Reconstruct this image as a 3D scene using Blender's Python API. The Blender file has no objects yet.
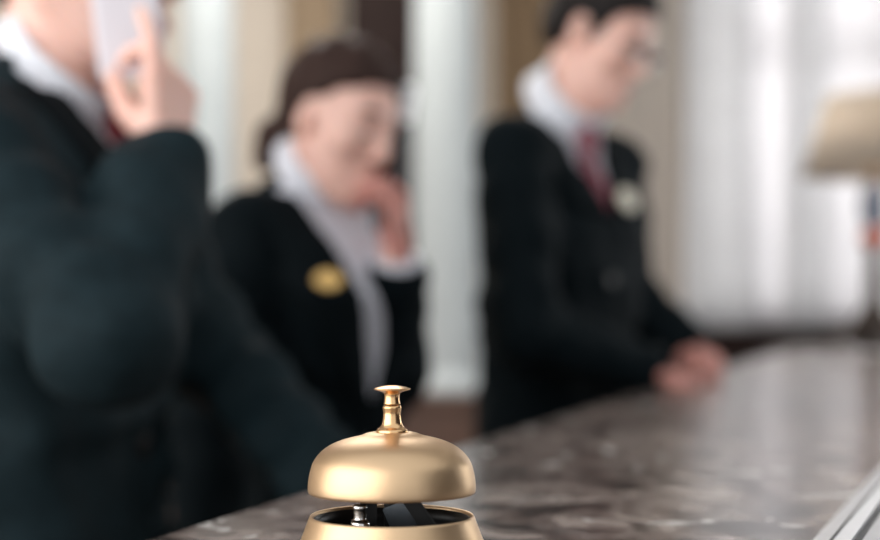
import bpy, bmesh, math, random
import numpy as np
from mathutils import Vector, Matrix

random.seed(4)
S = bpy.context.scene
COL = S.collection
R = math.radians

# ------------------------------------------------------------------ camera, world, lights, exposure
FPX = 1400.0                       # focal length in pixels of the 880-wide frame
CAM_Z = 1.19                       # lens height
HORIZON = 317.0                    # picture row of the horizon
cd = bpy.data.cameras.new('camera'); cam = bpy.data.objects.new('camera', cd); COL.objects.link(cam)
cam.location = (0, 0, CAM_Z); cam.rotation_euler = (R(90), 0, 0)
cd.sensor_width = 36.0; cd.lens = FPX * 36.0 / 880.0
cd.shift_y = (HORIZON - 270.0) / 880.0
cd.clip_start = 0.02
cd.dof.use_dof = True; cd.dof.focus_distance = 0.592; cd.dof.aperture_fstop = 4.0
S.camera = cam

w = bpy.data.worlds.new('lobby_daylight'); S.world = w; w.use_nodes = True
wn = w.node_tree.nodes; bg = wn['Background']
bg.inputs['Color'].default_value = (0.94, 0.97, 1.0, 1); bg.inputs['Strength'].default_value = 0.92

def area(name, loc, target, sx, sy, power, color=(1, 1, 1)):
    l = bpy.data.lights.new(name, 'AREA'); l.shape = 'RECTANGLE'; l.size = sx; l.size_y = sy
    l.energy = power; l.color = color
    o = bpy.data.objects.new(name, l); COL.objects.link(o); o.location = loc
    o.rotation_euler = (Vector(target) - Vector(loc)).to_track_quat('-Z', 'Y').to_euler()
    return o
area('lobby_window_light', (-3.3, -0.9, 2.2), (0.1, 1.6, 1.2), 7.0, 3.6, 212, (1.0, 0.97, 0.94))
area('window_daylight', (2.05, 6.9, 2.3), (1.9, 5.0, 1.9), 1.9, 2.2, 48, (1.0, 0.985, 0.97))
area('bell_edge_light', (4.3, 3.8, 1.9), (2.0, 3.5, 1.2), 1.6, 1.9, 130, (0.95, 0.98, 1.0))  # added behind the unseen side window, brightens the bell's right edge
area('overhead_fill_light', (-0.7, 4.6, 3.3), (-0.7, 4.6, 0), 1.8, 1.2, 70, (1.0, 0.96, 0.9))  # added overhead fill to brighten the back-left wall, no lamp modelled

S.view_settings.view_transform = 'Standard'; S.view_settings.look = 'None'
S.view_settings.exposure = 0.12; S.view_settings.gamma = 1.0; S.view_settings.use_curve_mapping = False

# ------------------------------------------------------------------ materials
def mat(name, c, rough=0.6, metal=0.0, c2=None, scale=20.0, bump=0.0, bscale=None, sheen=0.0, sss=0.0,
        aniso=None, spec=None, stretch=None, transmission=0.0, translucent=0.0, detail=4.0):
    m = bpy.data.materials.new(name); m.use_nodes = True
    nt = m.node_tree; b = nt.nodes['Principled BSDF']
    tc = nt.nodes.new('ShaderNodeTexCoord'); mp = nt.nodes.new('ShaderNodeMapping')
    nt.links.new(tc.outputs['Object'], mp.inputs['Vector'])
    if stretch: mp.inputs['Scale'].default_value = stretch
    nz = nt.nodes.new('ShaderNodeTexNoise'); nz.inputs['Scale'].default_value = scale; nz.inputs['Detail'].default_value = detail
    nt.links.new(mp.outputs['Vector'], nz.inputs['Vector'])
    rp = nt.nodes.new('ShaderNodeValToRGB')
    c2 = c2 or tuple(v * 0.88 for v in c)
    rp.color_ramp.elements[0].position = 0.3; rp.color_ramp.elements[1].position = 0.7
    rp.color_ramp.elements[0].color = (*c2, 1); rp.color_ramp.elements[1].color = (*c, 1)
    nt.links.new(nz.outputs['Fac'], rp.inputs['Fac']); nt.links.new(rp.outputs['Color'], b.inputs['Base Color'])
    b.inputs['Roughness'].default_value = rough; b.inputs['Metallic'].default_value = metal
    if sheen: b.inputs['Sheen Weight'].default_value = sheen
    if spec is not None: b.inputs['Specular IOR Level'].default_value = spec
    if sss:
        b.inputs['Subsurface Weight'].default_value = sss; b.inputs['Subsurface Radius'].default_value = (0.02, 0.008, 0.004)
        b.inputs['Subsurface Scale'].default_value = 0.5
    if transmission: b.inputs['Transmission Weight'].default_value = transmission
    if bump:
        n2 = nt.nodes.new('ShaderNodeTexNoise'); n2.inputs['Scale'].default_value = bscale or scale * 4
        nt.links.new(mp.outputs['Vector'], n2.inputs['Vector'])
        bp = nt.nodes.new('ShaderNodeBump'); bp.inputs['Strength'].default_value = bump; bp.inputs['Distance'].default_value = 0.002
        nt.links.new(n2.outputs['Fac'], bp.inputs['Height']); nt.links.new(bp.outputs['Normal'], b.inputs['Normal'])
    if translucent:
        tr = nt.nodes.new('ShaderNodeBsdfTranslucent'); nt.links.new(rp.outputs['Color'], tr.inputs['Color'])
        mx = nt.nodes.new('ShaderNodeMixShader'); mx.inputs['Fac'].default_value = translucent
        out = nt.nodes['Material Output']
        nt.links.new(b.outputs['BSDF'], mx.inputs[1]); nt.links.new(tr.outputs['BSDF'], mx.inputs[2])
        nt.links.new(mx.outputs['Shader'], out.inputs['Surface'])
    return m

def marble():
    m = bpy.data.materials.new('brown_marble'); m.use_nodes = True
    nt = m.node_tree; N = nt.nodes.new; L = nt.links.new; b = nt.nodes['Principled BSDF']
    tc = N('ShaderNodeTexCoord')
    n1 = N('ShaderNodeTexNoise'); n1.inputs['Scale'].default_value = 17; n1.inputs['Detail'].default_value = 8; n1.inputs['Distortion'].default_value = 1.6
    L(tc.outputs['Object'], n1.inputs['Vector'])
    r1 = N('ShaderNodeValToRGB'); e = r1.color_ramp.elements
    e[0].position = 0.39; e[0].color = (0.024, 0.015, 0.012, 1); e[1].position = 0.63; e[1].color = (0.35, 0.290, 0.255, 1)
    k = e.new(0.48); k.color = (0.115, 0.081, 0.069, 1)
    k = e.new(0.58); k.color = (0.225, 0.178, 0.157, 1)
    L(n1.outputs['Fac'], r1.inputs['Fac'])
    # pale quartz flecks
    n2 = N('ShaderNodeTexNoise'); n2.inputs['Scale'].default_value = 27; n2.inputs['Detail'].default_value = 3; n2.inputs['Distortion'].default_value = 0.6
    L(tc.outputs['Object'], n2.inputs['Vector'])
    r2 = N('ShaderNodeValToRGB'); r2.color_ramp.elements[0].position = 0.66; r2.color_ramp.elements[1].position = 0.71
    L(n2.outputs['Fac'], r2.inputs['Fac'])
    mx = N('ShaderNodeMix'); mx.data_type = 'RGBA'; mx.inputs[7].default_value = (0.80, 0.78, 0.75, 1)
    L(r2.outputs['Color'], mx.inputs[0]); L(r1.outputs['Color'], mx.inputs[6])
    # thin veins
    n3 = N('ShaderNodeTexNoise'); n3.inputs['Scale'].default_value = 7; n3.inputs['Detail'].default_value = 7; n3.inputs['Distortion'].default_value = 2.0
    L(tc.outputs['Object'], n3.inputs['Vector'])
    r3 = N('ShaderNodeValToRGB'); q = r3.color_ramp.elements
    q[0].position = 0.485; q[0].color = (0, 0, 0, 1); q[1].position = 0.515; q[1].color = (0, 0, 0, 1); q.new(0.5).color = (0.55, 0.55, 0.55, 1)
    L(n3.outputs['Fac'], r3.inputs['Fac'])
    m2 = N('ShaderNodeMix'); m2.data_type = 'RGBA'; m2.inputs[7].default_value = (0.30, 0.27, 0.25, 1)
    L(r3.outputs['Color'], m2.inputs[0]); L(mx.outputs[2], m2.inputs[6])
    L(m2.outputs[2], b.inputs['Base Color'])
    b.inputs['Roughness'].default_value = 0.2; b.inputs['IOR'].default_value = 1.5
    return m

def pane_glass():
    m = bpy.data.materials.new('window_glass'); m.use_nodes = True; nt = m.node_tree; nt.nodes.clear()
    o = nt.nodes.new('ShaderNodeOutputMaterial'); t = nt.nodes.new('ShaderNodeBsdfTransparent'); g = nt.nodes.new('ShaderNodeBsdfGlossy')
    g.inputs['Roughness'].default_value = 0.03
    x = nt.nodes.new('ShaderNodeMixShader'); f = nt.nodes.new('ShaderNodeFresnel'); f.inputs['IOR'].default_value = 1.45
    nt.links.new(f.outputs[0], x.inputs[0]); nt.links.new(t.outputs[0], x.inputs[1]); nt.links.new(g.outputs[0], x.inputs[2])
    nt.links.new(x.outputs[0], o.inputs['Surface'])
    return m

M = dict(
    suit_lit=mat('dark_suit_wool_lit', (0.0085, 0.0200, 0.0250), 0.75, c2=(0.0055, 0.0135, 0.0170), scale=60, bump=0.25, bscale=900, spec=0.15),  # lighter copy of the dark suit, light and haze painted into the colour
    suit=mat('dark_suit_wool', (0.0030, 0.0070, 0.0092), 0.8, c2=(0.0022, 0.0052, 0.0068), scale=60, bump=0.25, bscale=900, sheen=0.0, spec=0.1),
    lapel=mat('dark_lapel_wool', (0.0030, 0.0064, 0.0082), 0.8, c2=(0.0023, 0.005, 0.0064), scale=60, bump=0.25, bscale=900, sheen=0.0, spec=0.1),
    shirt=mat('white_shirt_cotton', (0.80, 0.81, 0.86), 0.7, c2=(0.74, 0.76, 0.82), scale=50, bump=0.15, bscale=700),
    skin=mat('light_skin', (0.88, 0.56, 0.47), 0.5, c2=(0.83, 0.49, 0.40), scale=14, sss=0.12, bump=0.06, bscale=500),
    skin_hand=mat('warm_skin', (0.64, 0.30, 0.25), 0.5, c2=(0.58, 0.25, 0.21), scale=14, sss=0.12),
    hair_dark=mat('black_brown_hair', (0.018, 0.014, 0.013), 0.6, c2=(0.009, 0.007, 0.007), scale=25, stretch=(1, 8, 8), bump=0.6, bscale=120, spec=0.2),
    hair_brown=mat('dark_brown_hair', (0.050, 0.025, 0.019), 0.6, c2=(0.024, 0.012, 0.010), scale=25, stretch=(1, 8, 8), bump=0.6, bscale=120, spec=0.2),
    tie_red=mat('deep_red_tie_silk', (0.20, 0.012, 0.022), 0.45, c2=(0.13, 0.007, 0.014), scale=120),
    tie_wine=mat('wine_tie_silk', (0.27, 0.050, 0.080), 0.42, c2=(0.18, 0.035, 0.055), scale=120),
    scarf=mat('white_blouse', (0.76, 0.77, 0.83), 0.65, c2=(0.70, 0.71, 0.78), scale=40, bump=0.15, bscale=600),
    gold=mat('gold_badge_metal', (0.80, 0.52, 0.20), 0.32, 1.0, c2=(0.70, 0.44, 0.16), scale=80),
    palegold=mat('pale_gold_badge_metal', (0.80, 0.74, 0.60), 0.5, 0.0, c2=(0.68, 0.63, 0.50), scale=80),
    brass=mat('satin_brass', (0.70, 0.495, 0.305), 0.43, 1.0, c2=(0.67, 0.47, 0.285), scale=35, bump=0.03, bscale=260),
    brass_bright=mat('polished_brass', (0.82, 0.52, 0.28), 0.26, 1.0, c2=(0.76, 0.48, 0.22), scale=60),
    blackmetal=mat('black_japanned_metal', (0.012, 0.012, 0.012), 0.4, 0.3, c2=(0.008, 0.008, 0.008), scale=40),
    steel=mat('blued_steel', (0.34, 0.37, 0.40), 0.25, 1.0, c2=(0.22, 0.25, 0.28), scale=60),
    chrome=mat('bright_nickel', (0.85, 0.83, 0.80), 0.2, 1.0, c2=(0.75, 0.73, 0.70), scale=60),
    marble=marble(),
    wood=mat('brown_wood', (0.115, 0.060, 0.040), 0.45, c2=(0.070, 0.035, 0.024), scale=6, stretch=(6, 6, 0.8), bump=0.1, bscale=40),
    darkwood=mat('dark_walnut', (0.020, 0.0095, 0.0075), 0.65, c2=(0.011, 0.005, 0.004), scale=6, stretch=(6, 6, 0.8), bump=0.1, bscale=40, spec=0.15),
    wall=mat('beige_wall_paint', (0.62, 0.55, 0.475), 0.8, c2=(0.60, 0.53, 0.455), scale=5, bump=0.05, bscale=300),
    ceiling=mat('white_ceiling_paint', (0.78, 0.77, 0.75), 0.85, scale=5),
    floor=mat('brown_stone_floor', (0.20, 0.15, 0.12), 0.35, c2=(0.13, 0.10, 0.08), scale=3),
    plaster=mat('white_column_plaster', (0.44, 0.475, 0.485), 0.6, c2=(0.415, 0.445, 0.455), scale=8),
    white=mat('white_paint', (0.78, 0.77, 0.77), 0.45, scale=8),
    sheer=mat('white_sheer_fabric', (0.86, 0.86, 0.87), 0.8, c2=(0.80, 0.80, 0.81), scale=10, translucent=0.5),
    voile=mat('thin_white_voile', (0.93, 0.92, 0.93), 0.8, c2=(0.90, 0.89, 0.90), scale=10, translucent=0.6),
    drape=mat('tan_drape_fabric', (0.36, 0.27, 0.18), 0.85, c2=(0.30, 0.22, 0.145), scale=20, bump=0.2, bscale=500, sheen=0.1),
    brown_drape=mat('brown_drape_fabric', (0.23, 0.155, 0.09), 0.85, c2=(0.19, 0.125, 0.07), scale=20, bump=0.2, bscale=500, sheen=0.1),
    greige_drape=mat('grey_beige_drape_fabric', (0.42, 0.375, 0.335), 0.85, c2=(0.39, 0.345, 0.305), scale=20, bump=0.2, bscale=500),
    shade=mat('tan_lampshade_linen', (0.57, 0.50, 0.42), 0.8, c2=(0.53, 0.465, 0.39), scale=90, translucent=0.35),
    bronze=mat('dark_bronze', (0.050, 0.036, 0.030), 0.4, 0.5, c2=(0.030, 0.022, 0.018), scale=20),
    copper=mat('red_copper', (0.55, 0.16, 0.11), 0.35, 0.6, c2=(0.45, 0.12, 0.08), scale=20),
    bluegrey=mat('blue_grey_ceramic', (0.16, 0.18, 0.24), 0.25, c2=(0.12, 0.14, 0.19), scale=20),
    silver=mat('satin_silver', (0.62, 0.62, 0.64), 0.42, 0.7, c2=(0.56, 0.56, 0.58), scale=120),
    mirror_silver=mat('polished_silver', (0.93, 0.93, 0.93), 0.12, 0.9, c2=(0.88, 0.88, 0.88), scale=50),
    gloss_white=mat('glossy_white', (0.90, 0.90, 0.91), 0.2, c2=(0.87, 0.87, 0.88), scale=50),
    groove=mat('dark_groove_metal', (0.035, 0.036, 0.038), 0.5, 0.5, scale=50),
    phone_white=mat('white_phone_plastic', (0.70, 0.66, 0.70), 0.4, c2=(0.67, 0.63, 0.67), scale=40),
    phone_dark=mat('dark_phone_plastic', (0.03, 0.027, 0.03), 0.35, c2=(0.02, 0.018, 0.02), scale=40),
    eye=mat('eye_white', (0.75, 0.72, 0.70), 0.25, scale=30),
    iris=mat('brown_iris', (0.03, 0.016, 0.010), 0.2, scale=60),
    lips=mat('lip_skin', (0.50, 0.17, 0.14), 0.4, scale=30),
    leather=mat('black_leather', (0.012, 0.011, 0.011), 0.35, scale=50, bump=0.1),
    glass=pane_glass(),
)

# ------------------------------------------------------------------ helpers
SMOOTHED = dict(suit_jacket=4, lapel=3, pocket_flap=3, shirt=4, tie=3, hair=3, trousers=3, body=1, shoe=2)
def link(name, me, m=None, parent=None, smooth=True):
    o = bpy.data.objects.new(name, me); COL.objects.link(o)
    if name in SMOOTHED:
        sm_ = o.modifiers.new('smooth', 'SMOOTH'); sm_.factor = 0.5; sm_.iterations = SMOOTHED[name]
    if m is not None: me.materials.append(m)
    if parent is not None: o.parent = parent
    if smooth and len(me.polygons): me.polygons.foreach_set('use_smooth', [True] * len(me.polygons))
    return o

def obj(name, bm, m=None, parent=None, smooth=False, loc=None, rot=None):
    bmesh.ops.recalc_face_normals(bm, faces=bm.faces)
    me = bpy.data.meshes.new(name); bm.to_mesh(me); bm.free()
    o = link(name, me, m, parent, smooth)
    if loc is not None: o.location = loc
    if rot is not None: o.rotation_euler = rot
    return o

def tag(o, label=None, cat=None, group=None, kind=None):
    if label: o['label'] = label
    if cat: o['category'] = cat
    if group: o['group'] = group
    if kind: o['kind'] = kind
    return o

def thing(name, label, cat, loc=(0, 0, 0), rz=0.0, group=None):
    o = bpy.data.objects.new(name, None); COL.objects.link(o); o.location = loc; o.rotation_euler = (0, 0, rz)
    o.empty_display_size = 0.1
    return tag(o, label, cat, group)

def add_box(bm, lo, hi, bevel=0.0, seg=2):
    r = bmesh.ops.create_cube(bm, size=1.0); vs = r['verts']
    for v in vs:
        v.co = Vector([lo[i] + (v.co[i] + 0.5) * (hi[i] - lo[i]) for i in range(3)])
    if bevel:
        es = list({e for v in vs for e in v.link_edges})
        bmesh.ops.bevel(bm, geom=es, offset=bevel, segments=seg, profile=0.5, affect='EDGES')
    return bm

def box(lo, hi, bevel=0.0, seg=2):
    return add_box(bmesh.new(), lo, hi, bevel, seg)

def lathe(prof, n=64, bm=None, center=(0, 0), close=False):
    bm = bm or bmesh.new(); rings = []
    for r, z in prof:
        if r < 1e-6: rings.append([bm.verts.new((center[0], center[1], z))])
        else: rings.append([bm.verts.new((center[0] + r * math.cos(2 * math.pi * i / n), center[1] + r * math.sin(2 * math.pi * i / n), z)) for i in range(n)])
    pairs = list(zip(rings[:-1], rings[1:]))
    if close: pairs.append((rings[-1], rings[0]))
    for a, b in pairs:
        for i in range(n):
            j = (i + 1) % n
            if len(a) == 1 and len(b) == 1: continue
            if len(a) == 1: bm.faces.new((a[0], b[i], b[j]))
            elif len(b) == 1: bm.faces.new((a[i], a[j], b[0]))
            else: bm.faces.new((a[i], a[j], b[j], b[i]))
    return bm

def smooth_profile(pts, n=6):
    """Catmull-Rom through (r, z) points"""
    out = []
    P = [pts[0]] + list(pts) + [pts[-1]]
    for i in range(1, len(P) - 2):
        for k in range(n):
            t = k / n
            a, b, c, d = P[i - 1], P[i], P[i + 1], P[i + 2]
            out.append(tuple(max(0.0, 0.5 * (2 * b[j] + (c[j] - a[j]) * t + (2 * a[j] - 5 * b[j] + 4 * c[j] - d[j]) * t * t + (3 * b[j] - a[j] - 3 * c[j] + d[j]) * t ** 3)) if j == 0 else
                         0.5 * (2 * b[j] + (c[j] - a[j]) * t + (2 * a[j] - 5 * b[j] + 4 * c[j] - d[j]) * t * t + (3 * b[j] - a[j] - 3 * c[j] + d[j]) * t ** 3) for j in range(2)))
    out.append(pts[-1])
    return out

def tube(pts, radii, n=12, bm=None):
    bm = bm or bmesh.new(); pts = [Vector(p) for p in pts]; rings = []
    up = Vector((0, 0, 1))
    for i, p in enumerate(pts):
        d = (pts[min(i + 1, len(pts) - 1)] - pts[max(i - 1, 0)]).normalized()
        s = d.cross(up)
        if s.length < 1e-3: s = d.cross(Vector((0, 1, 0)))
        s.normalize(); u = s.cross(d).normalized()
        r = radii[i] if hasattr(radii, '__len__') else radii
        rings.append([bm.verts.new(p + r * (math.cos(2 * math.pi * k / n) * s + math.sin(2 * math.pi * k / n) * u)) for k in range(n)])
    for a, b in zip(rings[:-1], rings[1:]):
        for k in range(n): bm.faces.new((a[k], a[(k + 1) % n], b[(k + 1) % n], b[k]))
    bm.faces.new(rings[0]); bm.faces.new(rings[-1])
    return bm

def curtain_bm(width, height, folds, amp, thick=0.006, gather=1.0):
    """hanging cloth with pleats, local x along the rod, top at z=height"""
    bm = bmesh.new(); nx, nz = folds * 10, 14; g = {}
    for s in (0, 1):
        for i in range(nx + 1):
            for k in range(nz + 1):
                t = i / nx; q = k / nz
                a = amp * (0.55 + 0.45 * q) if gather else amp
                ph = t * folds * 2 * math.pi
                y = a * math.sin(ph + 0.5 * math.sin(3 * t + 2 * q)) + 0.3 * a * math.sin(2.3 * ph + 1.0)
                g[s, i, k] = bm.verts.new((t * width + 0.008 * math.sin(ph * 0.7 + 4 * q), y + s * thick, height * (1 - q)))
    for s in (0, 1):
        for i in range(nx):
            for k in range(nz):
                f = (g[s, i, k], g[s, i + 1, k], g[s, i + 1, k + 1], g[s, i, k + 1])
                bm.faces.new(f if s == 0 else f[::-1])
    for i in range(nx):
        for k in (0, nz): bm.faces.new((g[0, i, k], g[1, i, k], g[1, i + 1, k], g[0, i + 1, k]))
    for k in range(nz):
        for i in (0, nx): bm.faces.new((g[0, i, k], g[0, i, k + 1], g[1, i, k + 1], g[1, i, k]))
    return bm

def at(px, py, depth):
    """world point at a depth on the sight line through a picture position"""
    return Vector(((px - 440.0) / FPX * depth, depth, CAM_Z - (py - HORIZON) / FPX * depth))

# ------------------------------------------------------------------ the room
WY = 6.2                                           # back wall plane
WX0, WX1 = -3.2, 3.4
WIN = (1.10, 2.95, 1.15, 3.0)                      # window opening x0 x1 z0 z1
def struct(name, bm, m, smooth=False, parent=None):
    o = obj(name, bm, m, parent, smooth)
    if parent is None: o['kind'] = 'structure'
    return o
bm = box((WX0, WY, 0), (WIN[0], WY + 0.2, 3.4)); add_box(bm, (WIN[1], WY, 0), (WX1, WY + 0.2, 3.4))
add_box(bm, (WIN[0], WY, 0), (WIN[1], WY + 0.2, WIN[2])); add_box(bm, (WIN[0], WY, WIN[3]), (WIN[1], WY + 0.2, 3.4))
struct('wall_back', bm, M['wall'])
struct('wall_left', box((WX0 - 0.2, 1.2, 0), (WX0, WY + 0.2, 3.4)), M['wall'])
W2 = (3.15, 4.45, 0.95, 2.75)
bm = box((WX1, -2.6, 0), (WX1 + 0.2, W2[0], 3.4)); add_box(bm, (WX1, W2[1], 0), (WX1 + 0.2, WY + 0.2, 3.4))
add_box(bm, (WX1, W2[0], 0), (WX1 + 0.2, W2[1], W2[2])); add_box(bm, (WX1, W2[0], W2[3]), (WX1 + 0.2, W2[1], 3.4))
for k in range(6): add_box(bm, (WX1 - 0.02, -2.4 + k * 0.92, 0.25), (WX1 + 0.01, -1.60 + k * 0.92, 2.7), 0.008)
add_box(bm, (WX1 - 0.02, 4.7, 0.25), (WX1 + 0.01, 6.0, 2.7), 0.008)
struct('wall_right', bm, M['darkwood'])
bm = bmesh.new(); y0, y1, z0, z1 = W2
for (ya, yb, za, zb_) in ((y0, y0 + .07, z0, z1), (y1 - .07, y1, z0, z1), (y0, y1, z0, z0 + .07), (y0, y1, z1 - .07, z1), ((y0 + y1) / 2 - .025, (y0 + y1) / 2 + .025, z0, z1)):
    add_box(bm, (WX1 + 0.03, ya, za), (WX1 + 0.15, yb, zb_))
win2 = struct('window_added', bm, M['white'])  # unseen window, added to give the bell its right-edge highlight
obj('glass_pane', box((WX1 + 0.087, y0 + 0.06, z0 + 0.06), (WX1 + 0.093, y1 - 0.06, z1 - 0.06)), M['glass'], win2)
struct('floor', box((WX0 - 0.2, -1.5, -0.1), (WX1 + 0.2, WY + 0.2, 0)), M['floor'])
struct('ceiling', box((WX0 - 0.2, 1.2, 3.4), (WX1 + 0.2, WY + 0.2, 3.5)), M['ceiling'])
# window
x0, x1, z0, z1 = WIN
bm = box((x0, WY + 0.02, z0), (x0 + 0.07, WY + 0.16, z1)); add_box(bm, (x1 - 0.07, WY + 0.02, z0), (x1, WY + 0.16, z1))
add_box(bm, (x0, WY + 0.02, z0), (x1, WY + 0.16, z0 + 0.07)); add_box(bm, (x0, WY + 0.02, z1 - 0.07), (x1, WY + 0.16, z1))
add_box(bm, ((x0 + x1) / 2 - 0.03, WY + 0.04, z0), ((x0 + x1) / 2 + 0.03, WY + 0.14, z1))
add_box(bm, (x0, WY + 0.05, 2.35), (x1, WY + 0.13, 2.40))
win = struct('window_1', bm, M['white'])
obj('glass_pane', box((x0 + 0.06, WY + 0.085, z0 + 0.06), (x1 - 0.06, WY + 0.091, z1 - 0.06)), M['glass'], win)
# wooden dado along the wall (left of the window)
bm = bmesh.new(); add_box(bm, (WX0, WY - 0.03, 0), (1.0, WY - 0.001, 0.86))
add_box(bm, (WX0, WY - 0.055, 0.86), (1.0, WY - 0.001, 0.91), 0.008)
for k in range(9): add_box(bm, (WX0 + 0.1 + k * 0.46, WY - 0.045, 0.18), (WX0 + 0.46 + k * 0.46, WY - 0.03, 0.78), 0.006)
struct('trim_1', bm, M['wood'])
bm = box((WX0, WY - 0.06, 3.28), (WX1, WY - 0.001, 3.399), 0.02)
struct('trim_2', bm, M['white'])

def column(px, depth, r):
    c = at(px, HORIZON, depth); n = 20
    bm = bmesh.new(); rings = []
    for z in (0.98, 1.2, 2.0, 2.9, 3.16):
        k = 1.0 - 0.08 * (z - 0.98) / 2.2; ring = []
        for i in range(n * 6):
            a = 2 * math.pi * i / (n * 6); f = 1 - 0.05 * max(0, math.cos(a * n)) ** 0.7 if math.cos(a * n) > 0 else 1.0
            ring.append(bm.verts.new((r * k * f * math.cos(a), r * k * f * math.sin(a), z)))
        rings.append(ring)
    for a, b in zip(rings[:-1], rings[1:]):
        for i in range(len(a)): bm.faces.new((a[i], a[(i + 1) % len(a)], b[(i + 1) % len(b)], b[i]))
    lathe([(0, 0.9), (r * 1.25, 0.9), (r * 1.27, 0.92), (r * 1.25, 0.945), (r * 1.1, 0.95), (r * 1.14, 0.968), (r * 1.02, 0.985), (0, 0.985)], 48, bm)
    lathe([(0, 3.15), (r * 0.95, 3.15), (r * 1.15, 3.22), (r * 1.25, 3.3), (r * 1.25, 3.4), (0, 3.4)], 48, bm)
    o = struct('column', bm, M['plaster'], True); o.location = (c.x, c.y, 0)
    bm = box((-r * 1.35, -r * 1.35, 0), (r * 1.35, r * 1.35, 0.86), 0.01); add_box(bm, (-r * 1.45, -r * 1.45, 0.86), (r * 1.45, r * 1.45, 0.9), 0.008)
    add_box(bm, (-r * 1.45, -r * 1.45, 0), (r * 1.45, r * 1.45, 0.12), 0.008)
    p = obj('pedestal', bm, M['wood'], o)
    return o
column(446, 5.35, 0.127)
column(207, 5.35, 0.108)

# ------------------------------------------------------------------ drapes, tall cabinet, sideboard
def drape(px0, px1, depth, zb, zt, m, label, folds, amp, cat='curtain', group=None):
    a = at(px0, HORIZON, depth); b = at(px1, HORIZON, depth)
    o = obj('curtain', curtain_bm(b.x - a.x, zt - zb, folds, amp), m, None, True)
    o.location = (a.x, depth, zb)
    return tag(o, label, cat, group)
drape(284, 338, 6.1, 0.93, 3.2, M['drape'], 'tan curtain hanging on the wall behind the woman, left of the dark cabinet', 4, 0.02)
drape(494, 556, 6.1, 0.93, 3.2, M['brown_drape'], 'brown curtain hanging right of the white column, behind the man with glasses', 4, 0.02)
drape(560, 682, 6.1, 0.93, 3.2, M['greige_drape'], 'grey beige curtain hanging between the brown curtain and the white window curtain', 7, 0.012)
drape(684, 752, 6.06, 1.14, 3.16, M['sheer'], 'white window curtain nearest the beige wall, left of the bright gap', 5, 0.009)
drape(786, 826, 6.06, 1.14, 3.16, M['sheer'], 'white window curtain between the bright gap and the table lamp', 4, 0.009)
drape(820, 905, 6.15, 1.14, 3.16, M['voile'], 'thin white sheer behind the table lamp', 7, 0.006)
drape(744, 794, 6.15, 1.14, 3.16, M['voile'], 'narrow white sheer filling the bright gap between the two white curtains', 4, 0.006)
bm = tube([(1.07, 6.06, 3.2), (3.2, 6.06, 3.2)], 0.014)
for x in (1.08, 3.2): bmesh.ops.create_uvsphere(bm, u_segments=16, v_segments=10, radius=0.03, matrix=Matrix.Translation((x, 6.06, 3.2)))
for x in (1.12, 2.0, 3.1): add_box(bm, (x - 0.01, 6.06, 3.19), (x + 0.01, 6.199, 3.21))
tag(obj('curtain_rod', bm, M['bronze'], None, True), 'dark curtain rod above the white window curtains', 'curtain rod')

t = thing('tall_cabinet', 'tall dark wooden cabinet left of the central white column', 'cabinet', (-0.385, 5.86, 0))
obj('body', box((0, 0, 0.08), (0.34, 0.27, 2.9), 0.006), M['darkwood'], t)
obj('plinth', box((0.015, 0.015, 0), (0.325, 0.26, 0.08)), M['darkwood'], t)
bm = box((-0.02, -0.02, 2.9), (0.36, 0.275, 2.96), 0.015)
obj('cornice', bm, M['darkwood'], t)
for (a, b) in ((0.10, 1.1), (1.13, 2.87)):
    bm = box((0.012, -0.022, a), (0.328, -0.001, b), 0.004); add_box(bm, (0.06, -0.028, a + 0.06), (0.28, -0.021, b - 0.06), 0.005)
    d = obj('door', bm, M['darkwood'], t)
    bm = bmesh.new(); bmesh.ops.create_uvsphere(bm, u_segments=16, v_segments=10, radius=0.013, matrix=Matrix.Translation((0.036, -0.036, (a + b) / 2)))
    obj('knob', bm, M['brass_bright'], d, True)

t = thing('sideboard', 'long dark wooden sideboard below the white window curtains', 'sideboard', (1.085, 5.72, 0))
SBL = 2.2
obj('body', box((0, 0.02, 0.1), (SBL, 0.42, 1.092), 0.004), M['darkwood'], t)
obj('plinth', box((0.03, 0.05, 0), (SBL - 0.03, 0.41, 0.1)), M['darkwood'], t)
obj('top', box((-0.03, -0.02, 1.092), (SBL + 0.03, 0.44, 1.135), 0.01), M['darkwood'], t)
for k in range(4):
    a = 0.03 + k * 0.54
    bm = box((a, 0.0, 0.13), (a + 0.52, 0.0195, 1.05), 0.004); add_box(bm, (a + 0.06, -0.006, 0.2), (a + 0.46, 0.001, 0.98), 0.005)
    d = obj('door', bm, M['darkwood'], t)
    bm = bmesh.new(); bmesh.ops.create_uvsphere(bm, u_segments=14, v_segments=9, radius=0.014, matrix=Matrix.Translation((a + 0.48, -0.012, 0.62)))
    obj('knob', bm, M['brass_bright'], d, True)

# ------------------------------------------------------------------ the reception counter
CT = 1.0826                                         # counter top height
U = Vector((0.3074, 0.9516, 0)); V = Vector((0.9516, -0.3074, 0))   # along the counter, across it towards the guests
E0 = Vector((-0.364, 0.0, 0))                       # a point of the staff-side edge
t = thing('reception_counter', 'long reception counter with a polished brown marble top', 'counter', (E0.x, E0.y, 0), math.atan2(U.y, U.x))
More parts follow.
